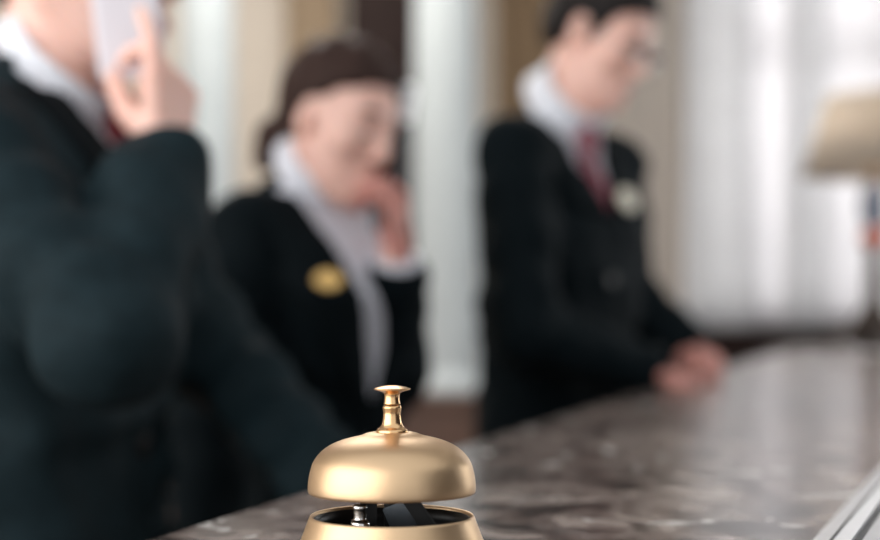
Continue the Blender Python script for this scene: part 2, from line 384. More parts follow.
# local x along the counter, local -y across it
LX0, LX1, CW = -0.75, 5.55, 0.80
bm = box((LX0, -CW, CT - 0.04), (LX1, 0, CT), 0.006, 3)
obj('marble_top', bm, M['marble'], t)
bm = box((LX0 + 0.05, -CW + 0.08, 0.1), (LX1 - 0.05, -CW + 0.11, CT - 0.04))
for k in range(9): add_box(bm, (LX0 + 0.12 + k * 0.68, -CW + 0.065, 0.2), (LX0 + 0.70 + k * 0.68, -CW + 0.081, CT - 0.14), 0.006)
obj('front_panel', bm, M['wood'], t)
obj('base', box((LX0 + 0.06, -CW + 0.1, 0), (LX1 - 0.06, -0.12, 0.1)), M['darkwood'], t)
bm = box((LX0 + 0.05, -0.11, 0.1), (LX1 - 0.05, -0.085, CT - 0.04))
obj('back_panel', bm, M['wood'], t)
for xx in (LX0 + 0.05, LX1 - 0.08): obj('end_panel', box((xx, -CW + 0.11, 0.1), (xx + 0.03, -0.11, CT - 0.04)), M['wood'], t)
obj('shelf', box((LX0 + 0.08, -CW + 0.11, 0.6), (LX1 - 0.08, -0.11, 0.625)), M['wood'], t)

# ------------------------------------------------------------------ the bell
BD = 0.583; SC = BD / FPX                            # metres per pixel at the bell
bx = (392 - 440) * SC
bell = thing('service_bell', 'brass service bell with a push button standing on the marble counter', 'bell', (bx, BD, CT))
def zb(y): return (575.0 - y) * SC
def rr(p): return p * SC
# base: hollow flared brass ring with a black inside
outer = [(rr(104), 0.0), (rr(105.5), zb(571)), (rr(104), zb(566)), (rr(100), zb(560)), (rr(95.5), zb(550)), (rr(91.5), zb(540)), (rr(87.5), zb(530)), (rr(84), zb(520.5)), (rr(82.5), zb(516.5)), (rr(81.2), zb(515))]
bm = lathe(smooth_profile(outer, 5), 128); 
inner = [(rr(81.2), zb(515)), (rr(79.5), zb(515.6)), (rr(79.0), zb(517))]
bm2 = lathe(smooth_profile(outer, 5) + inner + [(rr(80), zb(530)), (rr(84), zb(552)), (rr(86), zb(563)), (rr(86), 0.0)], 128, None, (0, 0), True); bm.free()
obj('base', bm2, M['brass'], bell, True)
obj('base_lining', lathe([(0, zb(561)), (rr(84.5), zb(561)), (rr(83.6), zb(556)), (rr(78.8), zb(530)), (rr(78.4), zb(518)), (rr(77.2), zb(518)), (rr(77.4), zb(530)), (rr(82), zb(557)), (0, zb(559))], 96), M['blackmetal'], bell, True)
# dome
dome_o = [(rr(21), zb(432.2)), (rr(26), zb(433.4)), (rr(33), zb(435.9)), (rr(44), zb(438.5)), (rr(54), zb(441.6)), (rr(64), zb(446.4)), (rr(72.5), zb(453.2)), (rr(78.8), zb(462)), (rr(82.2), zb(473)), (rr(83.7), zb(483)), (rr(83.8), zb(489.5)), (rr(83.0), zb(492.0)), (rr(81.8), zb(492.6))]
dome_i = [(rr(80.5), zb(491)), (rr(80), zb(484)), (rr(77), zb(468)), (rr(70), zb(456)), (rr(55), zb(446)), (rr(30), zb(439)), (rr(8), zb(437)), (rr(8), zb(432.2))]
obj('dome', lathe(smooth_profile(dome_o, 5) + dome_i, 160, None, (0, 0), True), M['brass'], bell, True)
# collar nut and stem
obj('nut', lathe(smooth_profile([(0, zb(433)), (rr(14.5), zb(433)), (rr(16.2), zb(431.2)), (rr(15.2), zb(429.2)), (rr(12.6), zb(427.3)), (rr(10.4), zb(424)), (rr(9.2), zb(419)), (rr(8.7), zb(413.5)), (rr(9.4), zb(409.5)), (rr(9.7), zb(407.5)), (rr(8.7), zb(405.6)), (rr(7.2), zb(405.0)), (0, zb(405.0))], 4), 64), M['brass_bright'], bell, True)
b = obj('button', lathe(smooth_profile([(0, zb(404.4)), (rr(7.8), zb(404.4)), (rr(8.1), zb(402.5)), (rr(7.7), zb(399)), (rr(7.7), zb(396)), (rr(8.6), zb(393.2)), (rr(12.5), zb(391.3)), (rr(17.6), zb(390.0)), (rr(18.5), zb(389.3)), (rr(17.8), zb(388.3)), (rr(12), zb(386.7)), (rr(6), zb(385.6)), (0, zb(385.3))], 4), 64), M['brass_bright'], bell, True)
obj('plunger', lathe([(0, zb(470)), (rr(5), zb(470)), (rr(5), zb(404)), (0, zb(404))], 24), M['blackmetal'], bell, True)
# striker mechanism inside
def strap(p, q, w, th):
    p, q = Vector(p), Vector(q); d = (q - p); s = Vector((d.z, 0, -d.x)).normalized() * w / 2; n = Vector((0, th / 2, 0)); bm = bmesh.new()
    vs = [bm.verts.new(c) for c in (p + s + n, p - s + n, p - s - n, p + s - n, q + s + n, q - s + n, q - s - n, q + s - n)]
    for f in ((0, 1, 2, 3), (4, 7, 6, 5), (0, 4, 5, 1), (1, 5, 6, 2), (2, 6, 7, 3), (3, 7, 4, 0)): bm.faces.new([vs[i] for i in f])
    bmesh.ops.bevel(bm, geom=list(bm.edges), offset=0.0004, segments=2, affect='EDGES')
    return bm
obj('bracket', strap((rr(-22), -rr(12), zb(470)), (rr(-24), -rr(12), zb(559)), rr(17), 0.0014), M['blackmetal'], bell)
obj('bracket', strap((rr(2), -rr(14), zb(474)), (rr(58), -rr(14), zb(556)), rr(15), 0.0014), M['blackmetal'], bell)
obj('bridge', box((rr(-34), -rr(16), zb(474)), (rr(26), rr(10), zb(470.5)), 0.0004), M['blackmetal'], bell)
obj('hammer_plate', strap((rr(2), rr(6), zb(505)), (rr(20), rr(6), zb(548)), rr(26), 0.0012), M['steel'], bell)
obj('post', lathe([(0, zb(475)), (rr(9), zb(475)), (rr(9), zb(559)), (0, zb(559))], 32, None, (0, rr(24))), M['blackmetal'], bell, True)
bm = lathe(smooth_profile([(0, zb(500)), (rr(6), zb(500.5)), (rr(7.2), zb(503)), (rr(6.6), zb(507)), (rr(6.6), zb(516)), (rr(9.5), zb(519)), (rr(9.5), zb(559)), (0, zb(559))], 3), 28, None, (rr(-30), -rr(32)))
obj('screw', bm, M['chrome'], bell, True)
obj('screw', box((rr(-36), rr(8), zb(516)), (rr(-18), rr(34), zb(506)), 0.0006), M['chrome'], bell)

# ------------------------------------------------------------------ silver tray at the guests' side
tr = thing('serving_tray', 'silver metal tray with a polished raised rim lying on the marble counter', 'tray', (0.183, 0.678, CT), R(90 - 22.4))
# local x along the near edge, local -y away from the bell; picture shows one long edge
TL0, TL1, TW = -0.12, 0.42, 0.30
def ring_bm(i0, z_0, i1, z_1, base=None):
    """sloped rectangular ring between two insets"""
    bm = bmesh.new()
    def rect(i, z): return [bm.verts.new(c) for c in ((TL0 + i, -i, z), (TL1 - i, -i, z), (TL1 - i, -TW + i, z), (TL0 + i, -TW + i, z))]
    a, b = rect(i0, z_0), rect(i1, z_1); c, d = rect(i0, z_0 - 0.0018), rect(i1, z_1 - 0.0018)
    for k in range(4):
        j = (k + 1) % 4
        bm.faces.new((a[k], a[j], b[j], b[k])); bm.faces.new((c[k], d[k], d[j], c[j]))
        bm.faces.new((a[k], c[k], c[j], a[j])); bm.faces.new((b[k], b[j], d[j], d[k]))
    return bm
obj('foot_flange', ring_bm(0.0, 0.0022, 0.0098, 0.0055), M['silver'], tr)
obj('groove', ring_bm(0.0096, 0.0046, 0.0125, 0.0050), M['groove'], tr)
obj('rim', ring_bm(0.0123, 0.0065, 0.0225, 0.0105), M['gloss_white'], tr)  # bright reflection of the polished rim painted as plain white
obj('inner_groove', ring_bm(0.0223, 0.0085, 0.0258, 0.0070), M['groove'], tr)
obj('plate', box((TL0 + 0.0255, -TW + 0.0255, 0.0045), (TL1 - 0.0255, -0.0255, 0.0085), 0.0005), M['silver'], tr)

# ------------------------------------------------------------------ table lamp at the far end of the counter
LD = 4.0; lp = at(874, HORIZON, LD)
lamp = thing('table_lamp', 'table lamp with tan shade and dark curved base on the counter far end', 'lamp', (lp.x, LD, CT))
k = LD / FPX
zs0, zs1 = at(0, 175, LD).z - CT, at(0, 96, LD).z - CT
obj('lamp_shade', lathe([(71 * k, zs0), (46 * k, zs1), (46 * k - 0.003, zs1), (71 * k - 0.003, zs0)], 64, None, (0, 0), True), M['shade'], lamp, True)
obj('socket', lathe([(0, zs0 - 0.02), (0.016, zs0 - 0.02), (0.018, zs0 + 0.05), (0, zs0 + 0.05)], 24), M['brass_bright'], lamp, True)
bm = bmesh.new(); bmesh.ops.create_uvsphere(bm, u_segments=24, v_segments=14, radius=0.032, matrix=Matrix.Translation((0, 0, zs0 + 0.08)))
obj('bulb', bm, M['white'], lamp, True)
zn = at(0, 228, LD).z - CT
obj('neck', lathe(smooth_profile([(0, zn), (0.022, zn), (0.036, zn + 0.03), (0.040, zn + 0.07), (0.030, zn + 0.11), (0.018, zs0 - 0.02), (0, zs0 - 0.02)], 4), 32), M['bluegrey'], lamp, True)
obj('collar', lathe(smooth_profile([(0, zn - 0.06), (0.022, zn - 0.058), (0.040, zn - 0.03), (0.030, zn - 0.004), (0, zn)], 4), 32), M['copper'], lamp, True)
obj('stem', lathe(smooth_profile([(0, 0.012), (0.035, 0.012), (0.028, 0.05), (0.032, 0.10), (0.026, 0.16), (0.020, zn - 0.06), (0, zn - 0.06)], 4), 32), M['bronze'], lamp, True)
for a in (180, 60, 300):
    ca, sa = math.cos(R(a)), math.sin(R(a)); pts = []
    for (q, z) in ((0.012, 0.13), (0.035, 0.095), (0.06, 0.065), (0.09, 0.045), (0.115, 0.03), (0.125, 0.013)): pts.append((q * ca, q * sa, z))
    obj('foot', tube(pts, [0.022, 0.022, 0.02, 0.018, 0.016, 0.012], 12), M['bronze'], lamp, True)
bl = bpy.data.lights.new('lamp_bulb_light', 'POINT'); bl.energy = 4; bl.color = (1.0, 0.95, 0.90); bl.shadow_soft_size = 0.034
bo = bpy.data.objects.new('lamp_bulb_light', bl); COL.objects.link(bo); bo.location = (lp.x, LD, CT + zs0 + 0.16)

# ------------------------------------------------------------------ people: bodies as one blended surface
class Field:
    def __init__(s, lo, hi, h):
        s.h = h; s.segs = []; s.lo = np.array(lo, float); n = np.ceil((np.array(hi) - s.lo) / h).astype(int) + 1
        s.ax = [s.lo[i] + h * np.arange(n[i]) for i in range(3)]
        s.F = np.full(n, 0.06, np.float32)
    def sl(s, lo, hi):
        r = []
        for i in range(3):
            a = max(0, int((lo[i] - s.lo[i]) / s.h)); b = min(s.F.shape[i], int((hi[i] - s.lo[i]) / s.h) + 2)
            r.append(slice(a, max(a, b)))
        return tuple(r)
    def grid(s, sl):
        x, y, z = (s.ax[i][sl[i]].astype(np.float32) for i in range(3))
        return x[:, None, None], y[None, :, None], z[None, None, :]
    def add(s, fn, lo, hi, k=0.0, cut=False):
        m = 0.03 + k; sl = s.sl([v - m for v in lo], [v + m for v in hi])
        if any(q.stop <= q.start for q in sl): return
        d = fn(*s.grid(sl)).astype(np.float32); f = s.F[sl]
        if cut:
            d = -d
            if k > 0: hh = np.maximum(k - np.abs(f - d), 0) / k; s.F[sl] = np.maximum(f, d) + hh * hh * k * 0.25
            else: s.F[sl] = np.maximum(f, d)
        else:
            if k > 0: hh = np.maximum(k - np.abs(f - d), 0) / k; s.F[sl] = np.minimum(f, d) - hh * hh * k * 0.25
            else: s.F[sl] = np.minimum(f, d)
    def capsule(s, a, b, ra, rb, k=0.01, cut=False, rip=None):
        s.segs.append((np.array(a, float), np.array(b, float), max(ra, rb)))
        a = np.array(a, float); b = np.array(b, float); ba = b - a; L2 = max(float(ba @ ba), 1e-9); m = max(ra, rb)
        def fn(X, Y, Z):
            px, py, pz = X - a[0], Y - a[1], Z - a[2]
            t = np.clip((px * ba[0] + py * ba[1] + pz * ba[2]) / L2, 0, 1)
            r = ra + (rb - ra) * t
            if rip: r = r + rip[0] * np.sin(rip[1] * t + 40 * (px - py) + rip[2]) * (0.3 + 0.7 * np.abs(t - 0.5) * 2)
            return np.sqrt((px - t * ba[0]) ** 2 + (py - t * ba[1]) ** 2 + (pz - t * ba[2]) ** 2) - r
        s.add(fn, np.minimum(a, b) - m, np.maximum(a, b) + m, k, cut)
    def ell(s, c, r, k=0.01, Rm=None, cut=False):
        c = np.array(c, float); r = np.array(r, float); Rm = np.eye(3) if Rm is None else Rm; m = r.max()
        def fn(X, Y, Z):
            px, py, pz = X - c[0], Y - c[1], Z - c[2]
            q = [Rm[0, i] * px + Rm[1, i] * py + Rm[2, i] * pz for i in range(3)]
            k0 = np.sqrt((q[0] / r[0]) ** 2 + (q[1] / r[1]) ** 2 + (q[2] / r[2]) ** 2)
            k1 = np.sqrt((q[0] / r[0] ** 2) ** 2 + (q[1] / r[1] ** 2) ** 2 + (q[2] / r[2] ** 2) ** 2) + 1e-6
            return k0 * (k0 - 1) / k1
        s.add(fn, c - m, c + m, k, cut)
    def mesh(s, name, F=None):
        F = s.F if F is None else F; h = s.h
        F = F.copy(); F[0] = F[-1] = 0.05; F[:, 0] = F[:, -1] = 0.05; F[:, :, 0] = F[:, :, -1] = 0.05
        I = F < 0; nx, ny, nz = F.shape
        c = np.zeros((nx - 1, ny - 1, nz - 1), np.int8)
        for dx in (0, 1):
            for dy in (0, 1):
                for dz in (0, 1): c += I[dx:nx - 1 + dx, dy:ny - 1 + dy, dz:nz - 1 + dz]
        act = (c > 0) & (c < 8); idx = np.argwhere(act); n = len(idx)
        ids = np.full(act.shape, -1, np.int64); ids[act] = np.arange(n)
        P = np.zeros((n, 3)); W = np.zeros(n)
        cor = [(a, b, d) for a in (0, 1) for b in (0, 1) for d in (0, 1)]
        val = {q: F[idx[:, 0] + q[0], idx[:, 1] + q[1], idx[:, 2] + q[2]] for q in cor}
        for q in cor:
            for ax in range(3):
                if q[ax]: continue
                p = list(q); p[ax] = 1; p = tuple(p); a, b = val[q], val[p]; m = (a < 0) != (b < 0)
                t = np.where(m, a / np.where(m, a - b, 1), 0)
                e = np.tile(np.array(q, float), (n, 1)); e[:, ax] += t
                P[m] += e[m]; W[m] += 1
        P = s.lo + (idx + P / W[:, None]) * h
        quads = []
        for ax in range(3):
            sa = [slice(None)] * 3; sb = [slice(None)] * 3; sa[ax] = slice(0, -1); sb[ax] = slice(1, None)
            A, B = I[tuple(sa)], I[tuple(sb)]; e = np.argwhere(A != B); o1, o2 = [(1, 2), (2, 0), (0, 1)][ax]
            e = e[(e[:, o1] > 0) & (e[:, o2] > 0) & (e[:, o1] < F.shape[o1] - 1) & (e[:, o2] < F.shape[o2] - 1)]
            flip = A[e[:, 0], e[:, 1], e[:, 2]]
            def cell(d1, d2):
                q = e.copy(); q[:, o1] -= d1; q[:, o2] -= d2; return ids[q[:, 0], q[:, 1], q[:, 2]]
            Q = np.stack([cell(1, 1), cell(0, 1), cell(0, 0), cell(1, 0)], 1)
            Q[~flip] = Q[~flip][:, ::-1]; quads.append(Q)
        Q = np.concatenate(quads); Q = Q[(Q >= 0).all(1)]
        me = bpy.data.meshes.new(name)
        me.vertices.add(n); me.vertices.foreach_set('co', P.astype(np.float32).ravel())
        me.loops.add(len(Q) * 4); me.loops.foreach_set('vertex_index', Q.astype(np.int32).ravel())
        me.polygons.add(len(Q)); me.polygons.foreach_set('loop_start', np.arange(0, len(Q) * 4, 4, dtype=np.int32))
        me.update(calc_edges=True); me.validate()
        return me

def rotm(yaw, pitch, roll):
    cy, sy = math.cos(yaw), math.sin(yaw); cp, sp = math.cos(pitch), math.sin(pitch); cr, sr = math.cos(roll), math.sin(roll)
    Z = np.array([[cy, -sy, 0], [sy, cy, 0], [0, 0, 1]]); Y = np.array([[cp, 0, sp], [0, 1, 0], [-sp, 0, cp]]); X = np.array([[1, 0, 0], [0, cr, -sr], [0, sr, cr]])
    return Z @ Y @ X

def unit(v): v = np.array(v, float); return v / np.linalg.norm(v)

def add_hand(f, W, D, N, T, sc, curl, spread=0.0, thumb=(0.5, 0.6, 0.35)):
    """W wrist, D along the hand, N palm side, T thumb side; five separate fingers rooted in the palm"""
    W = np.array(W, float); D = unit(D); N = unit(N - D * (np.array(N) @ D)); T = unit(T - D * (np.array(T) @ D) - N * (np.array(T) @ N))
    offs = (0.030, 0.010, -0.010, -0.029); kn = (0.088, 0.092, 0.087, 0.078); ln = (0.070, 0.079, 0.073, 0.057); tips = []
    for i in range(4):
        a = W + D * 0.008 * sc + T * offs[i] * 0.55 * sc; b = W + D * kn[i] * sc + T * offs[i] * sc
        f.capsule(a, b, 0.0145 * sc, 0.0112 * sc, 0.010)
        d = unit(D + T * spread * (1.5 - i) * 0.2); n = N; p = b; r = 0.0098 if i < 3 else 0.0086
        for j, (fr, c) in enumerate(zip((0.45, 0.31, 0.24), curl if not hasattr(curl[0], '__len__') else curl[i])):
            d2 = unit(d * math.cos(c) + n * math.sin(c)); n = unit(n * math.cos(c) - d * math.sin(c)); d = d2
            q = p + d * ln[i] * fr * sc; f.capsule(p, q, r * sc, (r - 0.0007) * sc, 0.003); p = q; r -= 0.0007
        tips.append(p)
    a = W + D * 0.022 * sc + T * 0.020 * sc; b = a + unit(D * thumb[0] + T * thumb[1] + N * thumb[2]) * 0.046 * sc
    f.capsule(a, b, 0.0165 * sc, 0.0122 * sc, 0.010)
    c = b + unit(D * (thumb[0] + 0.5) + T * (thumb[1] - 0.35) + N * (thumb[2] + 0.1)) * 0.034 * sc
    f.capsule(b, c, 0.0118 * sc, 0.0105 * sc, 0.004)
    e = c + unit(D * (thumb[0] + 0.7) + T * (thumb[1] - 0.55) + N * (thumb[2] + 0.15)) * 0.026 * sc
    f.capsule(c, e, 0.0105 * sc, 0.0085 * sc, 0.004)
    return tips

def person(cfg):
    s = cfg['s']; yaw = cfg['yaw']; root_xy = cfg['root']; fem = cfg.get('fem', False)
    root = thing('person', cfg['label'], 'person', (root_xy[0], root_xy[1], 0), yaw, 'reception staff behind the counter')
    cy, sy = math.cos(-yaw), math.sin(-yaw)
    def loc(p):                                     # world -> figure space (x forward, y left)
        dx, dy = p[0] - root_xy[0], p[1] - root_xy[1]
        return np.array([cy * dx - sy * dy, sy * dx + cy * dy, p[2]])
    HC = loc(cfg['head']); HR = rotm(cfg['hyaw'], cfg['hpitch'], cfg['hroll']); hs = cfg.get('hs', 0.96)
    def hp(p): return HC + HR @ (np.array(p, float) * hs)
    bw = 0.86 if fem else 1.0                        # lateral build
    lean = cfg.get('lean', 0.0)
    def lx(z): return lean * (z - 0.95 * s)          # forward lean of the trunk
    # trunk sections: z, centre x, half depth, half width
    if fem: T = [(0.74, 0, .118, .178), (0.92, 0, .122, .190), (1.10, 0, .098, .150), (1.22, .012, .112, .162), (1.32, .022, .126, .172), (1.40, .008, .104, .170), (1.45, -.004, .078, .150), (1.49, -.010, .060, .090), (1.53, -.012, .05, .055)]
    else: T = [(0.74, 0, .128, .185), (0.92, 0, .128, .188), (1.10, 0, .118, .172), (1.22, .008, .124, .182), (1.32, .012, .130, .190), (1.40, .004, .110, .186), (1.45, -.006, .082, .160), (1.49, -.012, .062, .095), (1.53, -.014, .052, .058)]
    T = np.array(T); TZ = T[:, 0] * s
    T[:, 3] *= cfg.get('slim', 1.0); T[:, 2] *= cfg.get('slim_depth', 1.0)
    def trunk(X, Y, Z, grow=0.0):
        z = Z[0, 0, :]; cx = np.interp(z, TZ, T[:, 1]) * s + lx(z); a = np.interp(z, TZ, T[:, 2]) * s + grow; b = np.interp(z, TZ, T[:, 3]) * s + grow
        e = 2.4
        q = (np.abs((X - cx) / a) ** e + np.abs(Y / b) ** e) ** (1 / e)
        return np.maximum((q - 1) * np.minimum(a, b) * 0.95, np.maximum(TZ[0] - Z, Z - TZ[-1]))
    shR = np.array([lx(1.42 * s) - 0.005, -0.178 * s * (0.9 if fem else 1) * cfg.get('slim', 1.0), 1.415 * s + cfg.get('sh_up', 0)]); shL = np.array([lx(1.42 * s) - 0.005, 0.178 * s * (0.9 if fem else 1) * cfg.get('slim', 1.0), 1.415 * s + cfg.get('sh_up', 0)])
    if 'shR' in cfg: shR = loc(cfg['shR'])
    if 'shL' in cfg: shL = loc(cfg['shL'])
    elR, wrR, elL, wrL = (loc(cfg[q]) for q in ('elR', 'wrR', 'elL', 'wrL'))
    nb = np.array([lx(1.5 * s) - 0.01, 0, 1.50 * s])  # neck base
    allp = np.array([shR, shL, elR, wrR, elL, wrL, HC])
    lo = np.minimum(allp.min(0), [-0.2, -0.26, 0]) - 0.10; hi = np.maximum(allp.max(0), [0.2, 0.26, 1.5 * s]) + 0.12
    hi += [0.10, 0.0, 0.0]; lo[2] = 0.0
    for w_, d_ in ((wrR, cfg['handR'][0]), (wrL, cfg['handL'][0])):
        t_ = w_ + unit(loc(np.array(cfg['root'] + (0,)) + np.array(d_))) * 0.2; lo = np.minimum(lo, t_ - 0.04); hi = np.maximum(hi, t_ + 0.04)
    lo[2] = -0.02
    r_ = lambda v: loc(np.array([root_xy[0], root_xy[1], 0.0]) + np.array(v, float))  # direction world -> figure
    # ---------------- body
    f = Field(lo, hi, 0.0045); am = 0.92 if fem else 1.0
    f.add(lambda X, Y, Z: trunk(X, Y, Z, -0.022), (-.25, -.25, TZ[0]), (.3, .25, TZ[-1]), 0.02)
    for sh, el, wr in ((shR, elR, wrR), (shL, elL, wrL)):
        f.capsule(nb - [0, 0, 0.04], sh, 0.045 * am, 0.042 * am, 0.03)
        f.capsule(sh, el, 0.046 * am, 0.037 * am, 0.02); m_ = el * 0.7 + wr * 0.3
        f.capsule(el, m_, 0.037 * am, 0.036 * am, 0.015); f.capsule(m_, wr, 0.036 * am, 0.024 * am, 0.015)
    f.capsule(nb - [0, 0, 0.03], hp((-0.018, 0, -0.05)), 0.055 * (0.86 if fem else 1), 0.053 * (0.86 if fem else 1), 0.025)
    f.capsule(nb - [-0.02, 0, 0.03], hp((0.005, 0, -0.065)), 0.034 if fem else 0.036, 0.030, 0.02)
    def he(c, r, k=0.012, cut=False, rot=None): f.ell(hp(c), np.array(r) * hs, k, HR if rot is None else HR @ rot, cut)
    def hcap(a, b, ra, rb, k=0.01, cut=False): f.capsule(hp(a), hp(b), ra * hs, rb * hs, k, cut)
    he((-0.012, 0, 0.045), (.098, .077, .088), 0.0)
    he((0.035, 0, -0.015), (.060, .062, .098), 0.03)
    he((0.045, 0, -0.075), (.046, .047, .038), 0.02)
    he((0.083, 0, -0.100), (.019, .023 if not fem else .018, .017), 0.02)
    for q in (-1, 1):
        hcap((0.0, q * .060, -.050), (.072, q * .020, -.103), .015, .013, 0.02)
        hcap((.084, q * .014, .030), (.070, q * .046, .028), .011, .009, 0.014)
        he((.060, q * .044, -.018), (.026, .018, .020), 0.02)
        he((.098, q * .031, .008), (.016, .017, .012), 0.012, True)
        he((.079, q * .031, .007), (.0135, .0145, .0125), 0.004)
        he((.102, q * .0105, -.032), (.010, .0075, .0075), 0.006)
        he((-.008, q * .076, -.002), (.019, .008, .031), 0.006, False, rotm(q * 0.35, -0.2, 0))
        he((-.004, q * .083, 0.0), (.010, .006, .018), 0.004, True, rotm(q * 0.35, -0.2, 0))
    hcap((.092, 0, .022), (.113, 0, -.022), .0075, .0105, 0.012)
    hcap((.094, -.017, -.060), (.094, .017, -.060), .0065, .0065, 0.008)
    hcap((.091, -.014, -.071), (.091, .014, -.071), .0072, .0072, 0.008)
    hcap((.104, -.020, -.0655), (.104, .020, -.0655), .0022, .0022, 0.004, True)
    # legs
    for q in (-1, 1):
        hip = np.array([0, q * 0.09 * s, 0.90 * s]); kne = np.array([0.01, q * 0.095 * s, 0.48 * s]); ank = np.array([-0.02, q * 0.10 * s, 0.09 * s])
        f.capsule(hip, kne, 0.078, 0.052, 0.02); f.capsule(kne, ank, 0.05, 0.036, 0.02); f.capsule(ank, ank + [0.13, q * 0.02, -0.055], 0.036, 0.026, 0.02)
    hsc = cfg.get('hand_scale', 1.0); nseg = len(f.segs)
    for wr, el, H in ((wrR, elR, cfg['handR']), (wrL, elL, cfg['handL'])):
        D, N, Th, curl, thumb = H
        add_hand(f, wr, r_(D), r_(N), r_(Th), hsc, curl, 0.15, thumb)
    body = link('body', f.mesh('body'), M['skin'], root); me = body.data
    me.materials.append(M['lips']); me.materials.append(M['skin_hand'])
    pc = np.zeros(len(me.polygons) * 3); me.polygons.foreach_get('center', pc); pc = pc.reshape(-1, 3); mi = np.zeros(len(pc), np.int32)
    lp_ = (pc - hp((.099, 0, -.0655))) @ HR / hs
    mi[(np.abs(lp_[:, 1]) < 0.021) & (np.abs(lp_[:, 2]) < 0.0115 - 0.012 * (np.abs(lp_[:, 1]) / 0.021) ** 2) & (np.abs(lp_[:, 0]) < 0.02)] = 1
    if cfg.get('warm_hands'):
        for (a, b, r) in f.segs[nseg:]:
            t = np.clip(((pc - a) @ (b - a)) / max((b - a) @ (b - a), 1e-9), 0, 1)
            mi[np.linalg.norm(pc - a - t[:, None] * (b - a), axis=1) < r * 1.3 + 0.003] = 2
    me.polygons.foreach_set('material_index', mi)
    for q in (-1, 1):
        bm = bmesh.new(); bmesh.ops.create_uvsphere(bm, u_segments=20, v_segments=14, radius=0.0118 * hs)
        e = obj('eye', bm, M['eye'], root, True); c = hp((.0803, q * .031, .005)); e.location = c
        bm = bmesh.new(); bmesh.ops.create_uvsphere(bm, u_segments=16, v_segments=10, radius=0.0058 * hs)
        ir = obj('iris', bm, M['iris'], e, True); ir.location = HR @ np.array((.0070, 0, -.0042)) * hs
        br = tube([hp((.094, q * .016, .0345)), hp((.091, q * .032, .0375)), hp((.078, q * .049, .032))], [0.0032, 0.0036, 0.002], 8)
        obj('eyebrow', br, cfg['hair_mat'], root, True)
    # ---------------- jacket (trunk first, then sleeves)
    g = Field(lo, hi, 0.005); sl = g.sl((lo[0], lo[1], 0.70 * s), (hi[0], hi[1], 1.62 * s))
    g = Field((lo[0], lo[1], 0.70 * s), (hi[0], hi[1], max(1.60 * s, allp[:6, 2].max() + 0.1)), 0.005)
    g.add(lambda X, Y, Z: trunk(X, Y, Z), (-.3, -.3, TZ[0]), (.35, .3, TZ[-1]), 0.0)
    for sh in (shR, shL):
        g.capsule(nb - [0, 0, cfg.get('trap', 0.045)], sh, 0.058, 0.052, 0.035)
    FT = g.F.copy()
    X, Y, Z = g.grid((slice(None),) * 3)
    zv, zt = cfg['v'][0] * s, 1.50 * s; wtop = cfg['v'][1]
    wz = np.clip((Z - zv) / (zt - zv), -1, 1.4) * wtop
    wr_ = 0.0016 * (np.sin(38 * Z + 21 * Y + 9 * X) + np.sin(61 * Z - 33 * X + 17 * Y + 1.3) + 0.7 * np.sin(95 * Y + 40 * Z))
    wr_ = wr_ * cfg.get('wrinkle', 1.0) + cfg.get('drape', 0.0) * np.sin(55 * (X + 0.7 * Z - 0.5 * Y) + 2.5 * np.sin(17 * Z + 9 * Y)) * (0.5 + 0.5 * np.sin(13 * Z + 7 * X))
    vcut = np.maximum(np.maximum(np.abs(Y) - wz, -(X - lx(Z)) + 0.0), zv - Z)
    # neck opening
    ncut = np.sqrt((X - nb[0] - 0.012) ** 2 + Y ** 2 + 0 * Z) - 0.064 * (0.9 if fem else 1)
    ncut = np.maximum(ncut, 1.455 * s + 0.35 * (-(X - nb[0])) - Z)
    F = np.maximum(np.maximum(g.F + wr_.astype(np.float32), -vcut), -ncut)
    # front closing edge below the V and centre back seam
    F = np.maximum(F, -np.maximum(np.maximum(np.abs(Y - 0.012) - 0.0025, -(FT + 0.004)), np.maximum(Z - zv, -X)))
    g.F = np.full_like(FT, 0.06)
    sm = 0.92 if fem else 1.0
    for sh, el, wr, ph in ((shR, elR, wrR, 0.3), (shL, elL, wrL, 1.7)):
        g.capsule(sh, el, 0.061 * sm, 0.056 * sm * cfg.get('sleeve', 1.0), 0.02, rip=(cfg.get('folds', 0.0035), 17, ph))
        u = unit(wr - el); cuff = wr - u * cfg.get('cuff_gap', 0.012)
        g.capsule(el, cuff, 0.056 * sm * cfg.get('sleeve', 1.0), 0.046 * sm * cfg.get('sleeve', 1.0), 0.02, rip=(cfg.get('folds', 0.0035), 15, ph + 1))
        c0 = cuff + u * 0.0
        g.add(lambda X, Y, Z, c0=c0, u=u: np.maximum(-((X - c0[0]) * u[0] + (Y - c0[1]) * u[1] + (Z - c0[2]) * u[2]), np.sqrt((X - c0[0]) ** 2 + (Y - c0[1]) ** 2 + (Z - c0[2]) ** 2) - 0.075), c0 - 0.08, c0 + 0.08, 0.0, True)
    Fsl = g.F + wr_.astype(np.float32)
    hh = np.maximum(0.022 - np.abs(F - Fsl), 0) / 0.022
    F = np.minimum(F, Fsl) - hh * hh * 0.022 * 0.25
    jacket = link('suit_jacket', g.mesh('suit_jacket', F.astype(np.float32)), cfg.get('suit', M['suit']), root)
    # lapels, sub-parts of the jacket
    for q in (-1, 1):
        lw = 0.012 + 0.075 * np.clip((Z - zv) / (1.36 * s - zv), 0, 1); lw = np.where(Z > 1.365 * s, lw - 0.022 - 0.10 * (Z - 1.365 * s), lw)
        reg = np.maximum(np.maximum(wz - 0.002 - q * Y, q * Y - wz - lw), np.maximum(zv - Z, Z - 1.475 * s))
        reg = np.maximum(reg, -(X - lx(Z)) - 0.015)
        L = np.maximum(np.maximum(FT - 0.008, -(FT + 0.003)), reg)
        link('lapel', g.mesh('lapel', L.astype(np.float32)), M['lapel'], jacket)
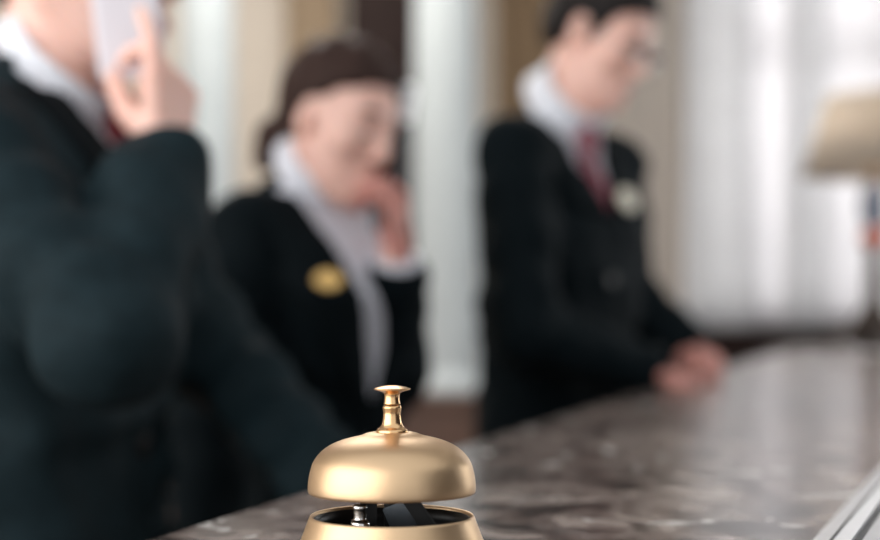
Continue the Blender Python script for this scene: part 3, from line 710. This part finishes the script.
    # pocket flaps
    for q in (-1, 1):
        reg = np.maximum(np.maximum(np.abs(Z - 0.98 * s - 0.05 * np.abs(Y)) - 0.024, np.abs(q * Y - 0.112 * s) - 0.062 * s), -X)
        L = np.maximum(np.maximum(FT - 0.006, -(FT + 0.003)), reg)
        link('pocket_flap', g.mesh('pocket_flap', L.astype(np.float32)), M['suit'], jacket)
    # ---------------- shirt and collar
    Fs = np.maximum(np.maximum(FT + 0.010, Z - 1.52 * s), np.maximum(zv - 0.06 - Z, -(X - lx(Z)) - 0.05))
    shirt = link('shirt', g.mesh('shirt', Fs.astype(np.float32)), cfg.get('shirt_mat', M['shirt']), root)
    nk = hp((-0.018, 0, -0.05)) - nb; cc = nb + nk * (0.034 / max(nk[2], 0.05)) + np.array(cfg.get('collar_off', (0.004, 0, 0))); tilt = cfg.get('collar_tilt', 0.55); n_ = np.array([math.sin(tilt), 0, math.cos(tilt)])
    c2 = Field(cc - 0.13, cc + 0.13, 0.003)
    def collar(X, Y, Z):
        px, py, pz = X - cc[0], Y - cc[1], Z - cc[2]; t = px * n_[0] + pz * n_[2]
        rad = np.sqrt((px - t * n_[0]) ** 2 * 0.86 + py ** 2 + (pz - t * n_[2]) ** 2 * 0.86)
        fwd = px - t * n_[0]
        rr_ = cfg.get('collar_r', 0.066) - 0.16 * t
        band = np.maximum(np.abs(rad - rr_) - 0.0042, np.abs(t + 0.004) - (cfg.get('collar_h', 0.023) + 0.012 * np.clip(fwd / 0.06, 0, 1)))
        slit = np.maximum(np.abs(py) - (0.004 + 0.45 * np.clip(0.012 - t, 0, 0.05)), -fwd)
        return np.maximum(band, -slit)
    c2.add(collar, cc - 0.12, cc + 0.12)
    link('collar', c2.mesh('collar'), cfg.get('shirt_mat', M['shirt']), shirt)
    # shirt cuffs
    for el, wr in ((elR, wrR), (elL, wrL)):
        u = unit(wr - el); bmq = tube([wr - u * 0.045, wr - u * 0.012, wr - u * 0.002], [0.034, 0.0345, 0.0335], 28)
        obj('cuff', bmq, cfg.get('shirt_mat', M['shirt']), shirt, True)
    # ---------------- tie
    if 'tie' in cfg:
        Yt = np.abs(Y); zk = 1.452 * s
        tw = 0.014 + 0.030 * np.clip((zk - Z) / (0.42 * s), 0, 1)
        L = np.maximum(np.maximum(FT + 0.000, -(FT + 0.013)), np.maximum(np.maximum(Yt - tw, -(X - lx(Z))), np.maximum(Z - zk, zv - 0.002 - Z)))
        tie = link('tie', g.mesh('tie', L.astype(np.float32)), cfg['tie'], root)
        kz = 1.46 * s; c = surf(g, FT, 0.0, kz); c = np.array([c, 0, kz])
        q = Field(c - 0.06, c + 0.06, 0.003); q.capsule(c + [0.004, 0, 0.016], c + [0.008, 0, -0.018], 0.019, 0.0125, 0.0)
        link('tie_knot', q.mesh('tie_knot'), cfg['tie'], tie)
    # ---------------- badge, buttons
    def on_front(y, z, name, bm, m, parent, extra=0.0):
        x = surf(g, F, y, z); d = 0.012
        gx = (surf(g, FT, y + d, z) - surf(g, FT, y - d, z)) / (2 * d); gz = (surf(g, FT, y, z + d) - surf(g, FT, y, z - d)) / (2 * d)
        n = Vector((1, -gx, -gz)).normalized(); o = obj(name, bm, m, parent, True)
        o.location = Vector((x, y, z)) + n * extra; o.rotation_euler = n.to_track_quat('Z', 'Y').to_euler(); return o
    if 'badge' in cfg:
        by, bz, bw_, bh_ = cfg['badge']
        bm = lathe(smooth_profile([(0, 0), (1.0, 0), (1.0, 0.0022), (0.94, 0.0034), (0, 0.004)], 3), 48)
        for v in bm.verts: v.co.x *= bw_; v.co.y *= bh_
        bd = on_front(by, bz, 'name_badge', bm, cfg['badge_mat'], root, cfg.get('badge_lift', 0.007))
    for i, z in enumerate(cfg['buttons']):
        bm = lathe(smooth_profile([(0, 0), (0.0105, 0), (0.0115, 0.0022), (0.0095, 0.0042), (0.006, 0.0034), (0, 0.0034)], 3), 28)
        on_front(0.002, z * s, 'button', bm, M['steel'] if fem else M['leather'], jacket, 0.001)
    # ---------------- hair
    hf = Field(HC - 0.22, HC + 0.22, 0.004); ex = cfg.get('hair_grow', 0.012)
    hf.ell(hp((-0.012, 0, 0.047)), np.array((.098 + ex, .077 + ex, .088 + ex * 1.1)) * hs, 0.0, HR)
    hf.ell(hp((-0.05, 0, 0.0)), np.array((.062 + ex, .066 + ex * 0.8, .07)) * hs * (0.86 if fem else 1), 0.02, HR)
    Xh, Yh, Zh = hf.grid((slice(None),) * 3); dx, dy, dz = Xh - HC[0], Yh - HC[1], Zh - HC[2]
    hx = (HR[0, 0] * dx + HR[1, 0] * dy + HR[2, 0] * dz) / hs; hy = (HR[0, 1] * dx + HR[1, 1] * dy + HR[2, 1] * dz) / hs; hz = (HR[0, 2] * dx + HR[1, 2] * dy + HR[2, 2] * dz) / hs
    line = np.interp(hx, *cfg['hairline'])
    FH = np.maximum(hf.F, (line - hz) * 0.8)
    hf.F = (FH + 0.0012 * np.sin(190 * hy + 30 * hx) + 0.0012 * np.sin(120 * hx + 60 * hz)).astype(np.float32)
    for (a, b, ra, rb) in cfg.get('locks', ()): hf.capsule(hp(a), hp(b), ra, rb, 0.02)
    link('hair', hf.mesh('hair'), cfg['hair_mat'], root)
    # ---------------- trousers and shoes
    tf = Field((-0.25, -0.28, 0.0), (0.28, 0.28, 1.06 * s), 0.006)
    tf.ell((0, 0, 0.93 * s), (0.112 * s, 0.168 * s, 0.13 * s), 0.0)
    for q in (-1, 1):
        tf.capsule((0, q * 0.088 * s, 0.88 * s), (0.01, q * 0.095 * s, 0.48 * s), 0.088, 0.070, 0.03); tf.capsule((0.01, q * 0.095 * s, 0.48 * s), (-0.015, q * 0.10 * s, 0.10), 0.070, 0.062, 0.03)
    link('trousers', tf.mesh('trousers'), M['suit'], root)
    for q in (-1, 1):
        sf = Field((-0.13, q * 0.10 * s - 0.09, -0.012), (0.26, q * 0.10 * s + 0.09, 0.14), 0.004); a = np.array([-0.02, q * 0.10 * s, 0.05])
        sf.capsule(a + [-0.05, 0, 0], a + [0.05, q * 0.006, 0.0], 0.043, 0.045, 0.0); sf.capsule(a + [0.05, q * 0.006, -0.006], a + [0.17, q * 0.02, -0.014], 0.045, 0.036, 0.02)
        sf.capsule(a + [-0.02, 0, 0.02], a + [-0.015, 0, 0.055], 0.046, 0.045, 0.02)
        Xs, Ys, Zs = sf.grid((slice(None),) * 3); Fq = np.maximum(sf.F, 0.002 - Zs + 0 * Xs + 0 * Ys)
        link('shoe', sf.mesh('shoe', Fq.astype(np.float32)), M['leather'], root)
    return root, loc, hp, HR, hs

def surf(g, F, y, z):
    """forward-most surface x of a field at (y, z)"""
    j = int(round((y - g.lo[1]) / g.h)); k = int(round((z - g.lo[2]) / g.h)); col = F[:, j, k]; i = np.where(col < 0)[0]
    if not len(i): return 0.1
    i = i.max(); a, b = col[i], col[i + 1]
    return g.ax[0][i] + g.h * float(a / (a - b))

relaxed = (0.25, 0.35, 0.25)
MAN_HAIR = ([-0.2, -0.07, -0.045, -0.018, 0.010, 0.020, 0.040, 0.058, 0.085, 0.12], [-0.055, -0.05, -0.035, 0.030, 0.030, -0.020, 0.020, 0.060, 0.074, 0.080])

# man on the left, telephoning
p1 = dict(label='person in a dark suit and red tie holding a white phone, nearest the camera', s=0.955, yaw=R(-12), root=(-0.418, 1.45), cuff_gap=-0.006,
    head=at(83, -42, 1.44), hyaw=R(-2), hpitch=R(6), hroll=0.0, hs=0.97,
    elR=at(108, 340, 1.165), wrR=at(165, 162, 1.31), elL=at(206, 345, 1.63), wrL=at(328, 484, 1.50),
    handR=((0.08, 0.02, 1.0), (-0.85, 0.5, 0.0), (-0.5, -0.85, 0.1), ((0.12, 0.25, 0.2), (0.7, 0.9, 0.6), (1.2, 1.1, 0.8), (1.3, 1.2, 0.8)), (0.65, 0.12, 0.9)), hand_scale=0.88, collar_h=0.015,
    handL=((0.85, -0.35, -0.45), (-0.35, -0.9, 0.0), (0.5, -0.1, 0.85), relaxed, (0.8, 0.5, 0.25)),
    v=(1.30, 0.095), collar_off=(0.014, 0, -0.022), tie=M['tie_red'], buttons=(1.22, 1.11), sleeve=1.02,
    hair_mat=M['hair_dark'], hairline=MAN_HAIR, hair_grow=0.011, lean=0.03, suit=M['suit_lit'], folds=0.006, drape=0.006, wrinkle=1.4, collar_tilt=0.85, collar_r=0.067)
r1, loc1, hp1, HR1, hs1 = person(p1)

# woman in the middle
p2 = dict(label='person in a dark suit and white blouse with brown tied-back hair and a phone', s=0.922, slim=0.84, collar_h=0.018, warm_hands=True, yaw=R(-42), root=(-0.166, 2.0), drape=0.003, fem=True,
    head=at(337, 126, 1.97), hyaw=R(6), hpitch=R(18), hroll=R(-6), hs=0.86, hand_scale=0.90,
    elR=(-0.298, 1.82, 1.04), wrR=(-0.292, 1.76, 0.84), elL=at(393, 372, 2.02), wrL=at(396, 256, 1.935),
    handR=((0.3, -0.25, -1.0), (0.4, 0.9, 0.0), (0.9, -0.4, 0), relaxed, (0.8, 0.5, 0.25)),
    handL=((-0.10, 0.12, 1.0), (-0.75, -0.5, 0.0), (0.5, -0.85, 0.0), ((0.9, 1.1, 0.7),) * 4, (0.6, 0.5, 0.5)),
    v=(1.13, 0.094), shirt_mat=M['scarf'], badge=(-0.086, 1.234, 0.018, 0.013), badge_mat=M['gold'], buttons=(1.095, 0.99), badge_lift=0.013,
    hair_mat=M['hair_brown'], hair_grow=0.012, lean=-0.03, collar_tilt=0.95, collar_r=0.060, collar_off=(0.010, 0, -0.010),
    hairline=([-0.2, -0.05, -0.03, -0.01, 0.02, 0.04, 0.062, 0.085, 0.12], [-0.06, -0.05, -0.03, 0.028, 0.040, 0.056, 0.070, 0.084, 0.095]),
    locks=(((-0.075, 0, -0.015), (-0.120, 0, -0.048), 0.018, 0.026), ((-0.120, 0, -0.048), (-0.128, 0, -0.088), 0.026, 0.020)))
r2, loc2, hp2, HR2, hs2 = person(p2)

# man on the right, looking down at the counter
p3 = dict(label='person in a dark suit and wine tie looking down with both hands on the counter', s=1.01, yaw=R(-47), root=(0.200, 2.4), drape=0.003, collar_h=0.027, shR=at(513, 152, 2.27),
    head=at(600, 38, 2.40), hyaw=R(12), hpitch=R(27), hroll=0.0, hs=0.90, slim=0.84, sh_up=0.026, trap=0.026, slim_depth=0.86,
    elR=(0.135, 2.17, 1.165), wrR=at(650, 371, 2.24), elL=at(622, 290, 2.52), wrL=at(690, 350, 2.47),
    hand_scale=0.78, cuff_gap=-0.006, handR=((0.60, -0.72, -0.18), (-0.1, -0.1, -1.0), (0.6, 0.75, 0), (0.5, 0.8, 0.5), (0.7, 0.5, 0.3)),
    handL=((0.25, -0.95, -0.14), (-0.1, -0.1, -1.0), (-0.95, -0.25, 0), (0.5, 0.8, 0.5), (0.7, 0.5, 0.3)),
    v=(1.342, 0.080), tie=M['tie_wine'], badge=(0.046, 1.384, 0.024, 0.020), badge_mat=M['palegold'], buttons=(1.24, 1.12, 1.0), badge_lift=0.008,
    hair_mat=M['hair_dark'], hairline=MAN_HAIR, hair_grow=0.014, lean=0.0, collar_tilt=1.0, collar_r=0.066, collar_off=(0.020, 0, 0.012), warm_hands=True)
r3, loc3, hp3, HR3, hs3 = person(p3)
# his glasses
gl = None
bm = bmesh.new()
for q in (-1, 1):
    pts = []
    for i in range(25):
        a = 2 * math.pi * i / 24; pts.append(hp3((.112 - 0.004 * abs(math.cos(a)), q * .033 + 0.024 * math.cos(a), .004 + 0.017 * math.sin(a))))
    tube(pts, 0.0013, 8, bm)
    tube([hp3((.106, q * .057, .008)), hp3((.05, q * .076, .010)), hp3((-.01, q * .082, .012))], 0.0013, 8, bm)
tube([hp3((.110, -.010, .006)), hp3((.114, 0, .009)), hp3((.110, .010, .006))], 0.0013, 8, bm)
gl = obj('glasses', bm, M['chrome'], r3, True)
for q in (-1, 1):
    bm = bmesh.new(); c = bm.verts.new(hp3((.1115, q * .033, .004))); d = bm.verts.new(hp3((.1100, q * .033, .004)))
    ra = []; rb = []
    for i in range(24):
        a = 2 * math.pi * i / 24
        ra.append(bm.verts.new(hp3((.1115 - 0.004 * abs(math.cos(a)), q * .033 + 0.023 * math.cos(a), .004 + 0.016 * math.sin(a)))))
        rb.append(bm.verts.new(hp3((.1100 - 0.004 * abs(math.cos(a)), q * .033 + 0.023 * math.cos(a), .004 + 0.016 * math.sin(a)))))
    for i in range(24):
        j = (i + 1) % 24; bm.faces.new((c, ra[i], ra[j])); bm.faces.new((d, rb[j], rb[i])); bm.faces.new((ra[i], rb[i], rb[j], ra[j]))
    obj('lens', bm, M['glass'], gl, True)

# ------------------------------------------------------------------ phones
def phone(name, label, low, top, face_dir, width, thick, m_body, m_screen, cap=None):
    """slab whose long axis runs low -> top and whose screen looks along face_dir"""
    low, top = Vector(low), Vector(top); z = (top - low).normalized(); f = Vector(face_dir); y = (f - z * f.dot(z)).normalized(); x = y.cross(z)
    L = (top - low).length
    root = thing(name, label, 'phone'); root.matrix_world = Matrix((( x.x, y.x, z.x, low.x), (x.y, y.y, z.y, low.y), (x.z, y.z, z.z, low.z), (0, 0, 0, 1)))
    obj('body', box((-width / 2, -thick / 2, 0), (width / 2, thick / 2, L), min(thick, width) * 0.45, 4), m_body, root, True)
    obj('screen', box((-width / 2 + 0.004, thick / 2 - 0.0002, L * 0.12), (width / 2 - 0.004, thick / 2 + 0.0006, L * 0.94)), m_screen, root)
    if cap is not None:
        obj('earpiece', box((-width / 2 - 0.001, -thick / 2 - 0.001, L * 0.70), (width / 2 + 0.001, thick / 2 + 0.001, L + 0.004), thick * 0.45, 4), cap, root, True)
    else:
        obj('camera_lens', lathe([(0, 0), (0.006, 0), (0.006, 0.0012), (0, 0.0014)], 24, ), M['phone_dark'], root, True, loc=(width / 2 - 0.016, -thick / 2, L - 0.016), rot=(R(90), 0, 0))
    return root
phone('mobile_phone', 'white phone held to the face of the man nearest the camera', at(134, 80, 1.337), at(119, -66, 1.345), (-0.2, 1.0, 0.05), 0.064, 0.009, M['phone_white'], M['phone_dark'])
phone('mobile_phone', 'dark phone with a pale upper end held by the woman', at(384, 228, 1.945), at(404, 90, 2.0), (-0.75, -0.5, 0.1), 0.05, 0.018, M['phone_dark'], M['groove'], M['gloss_white'])
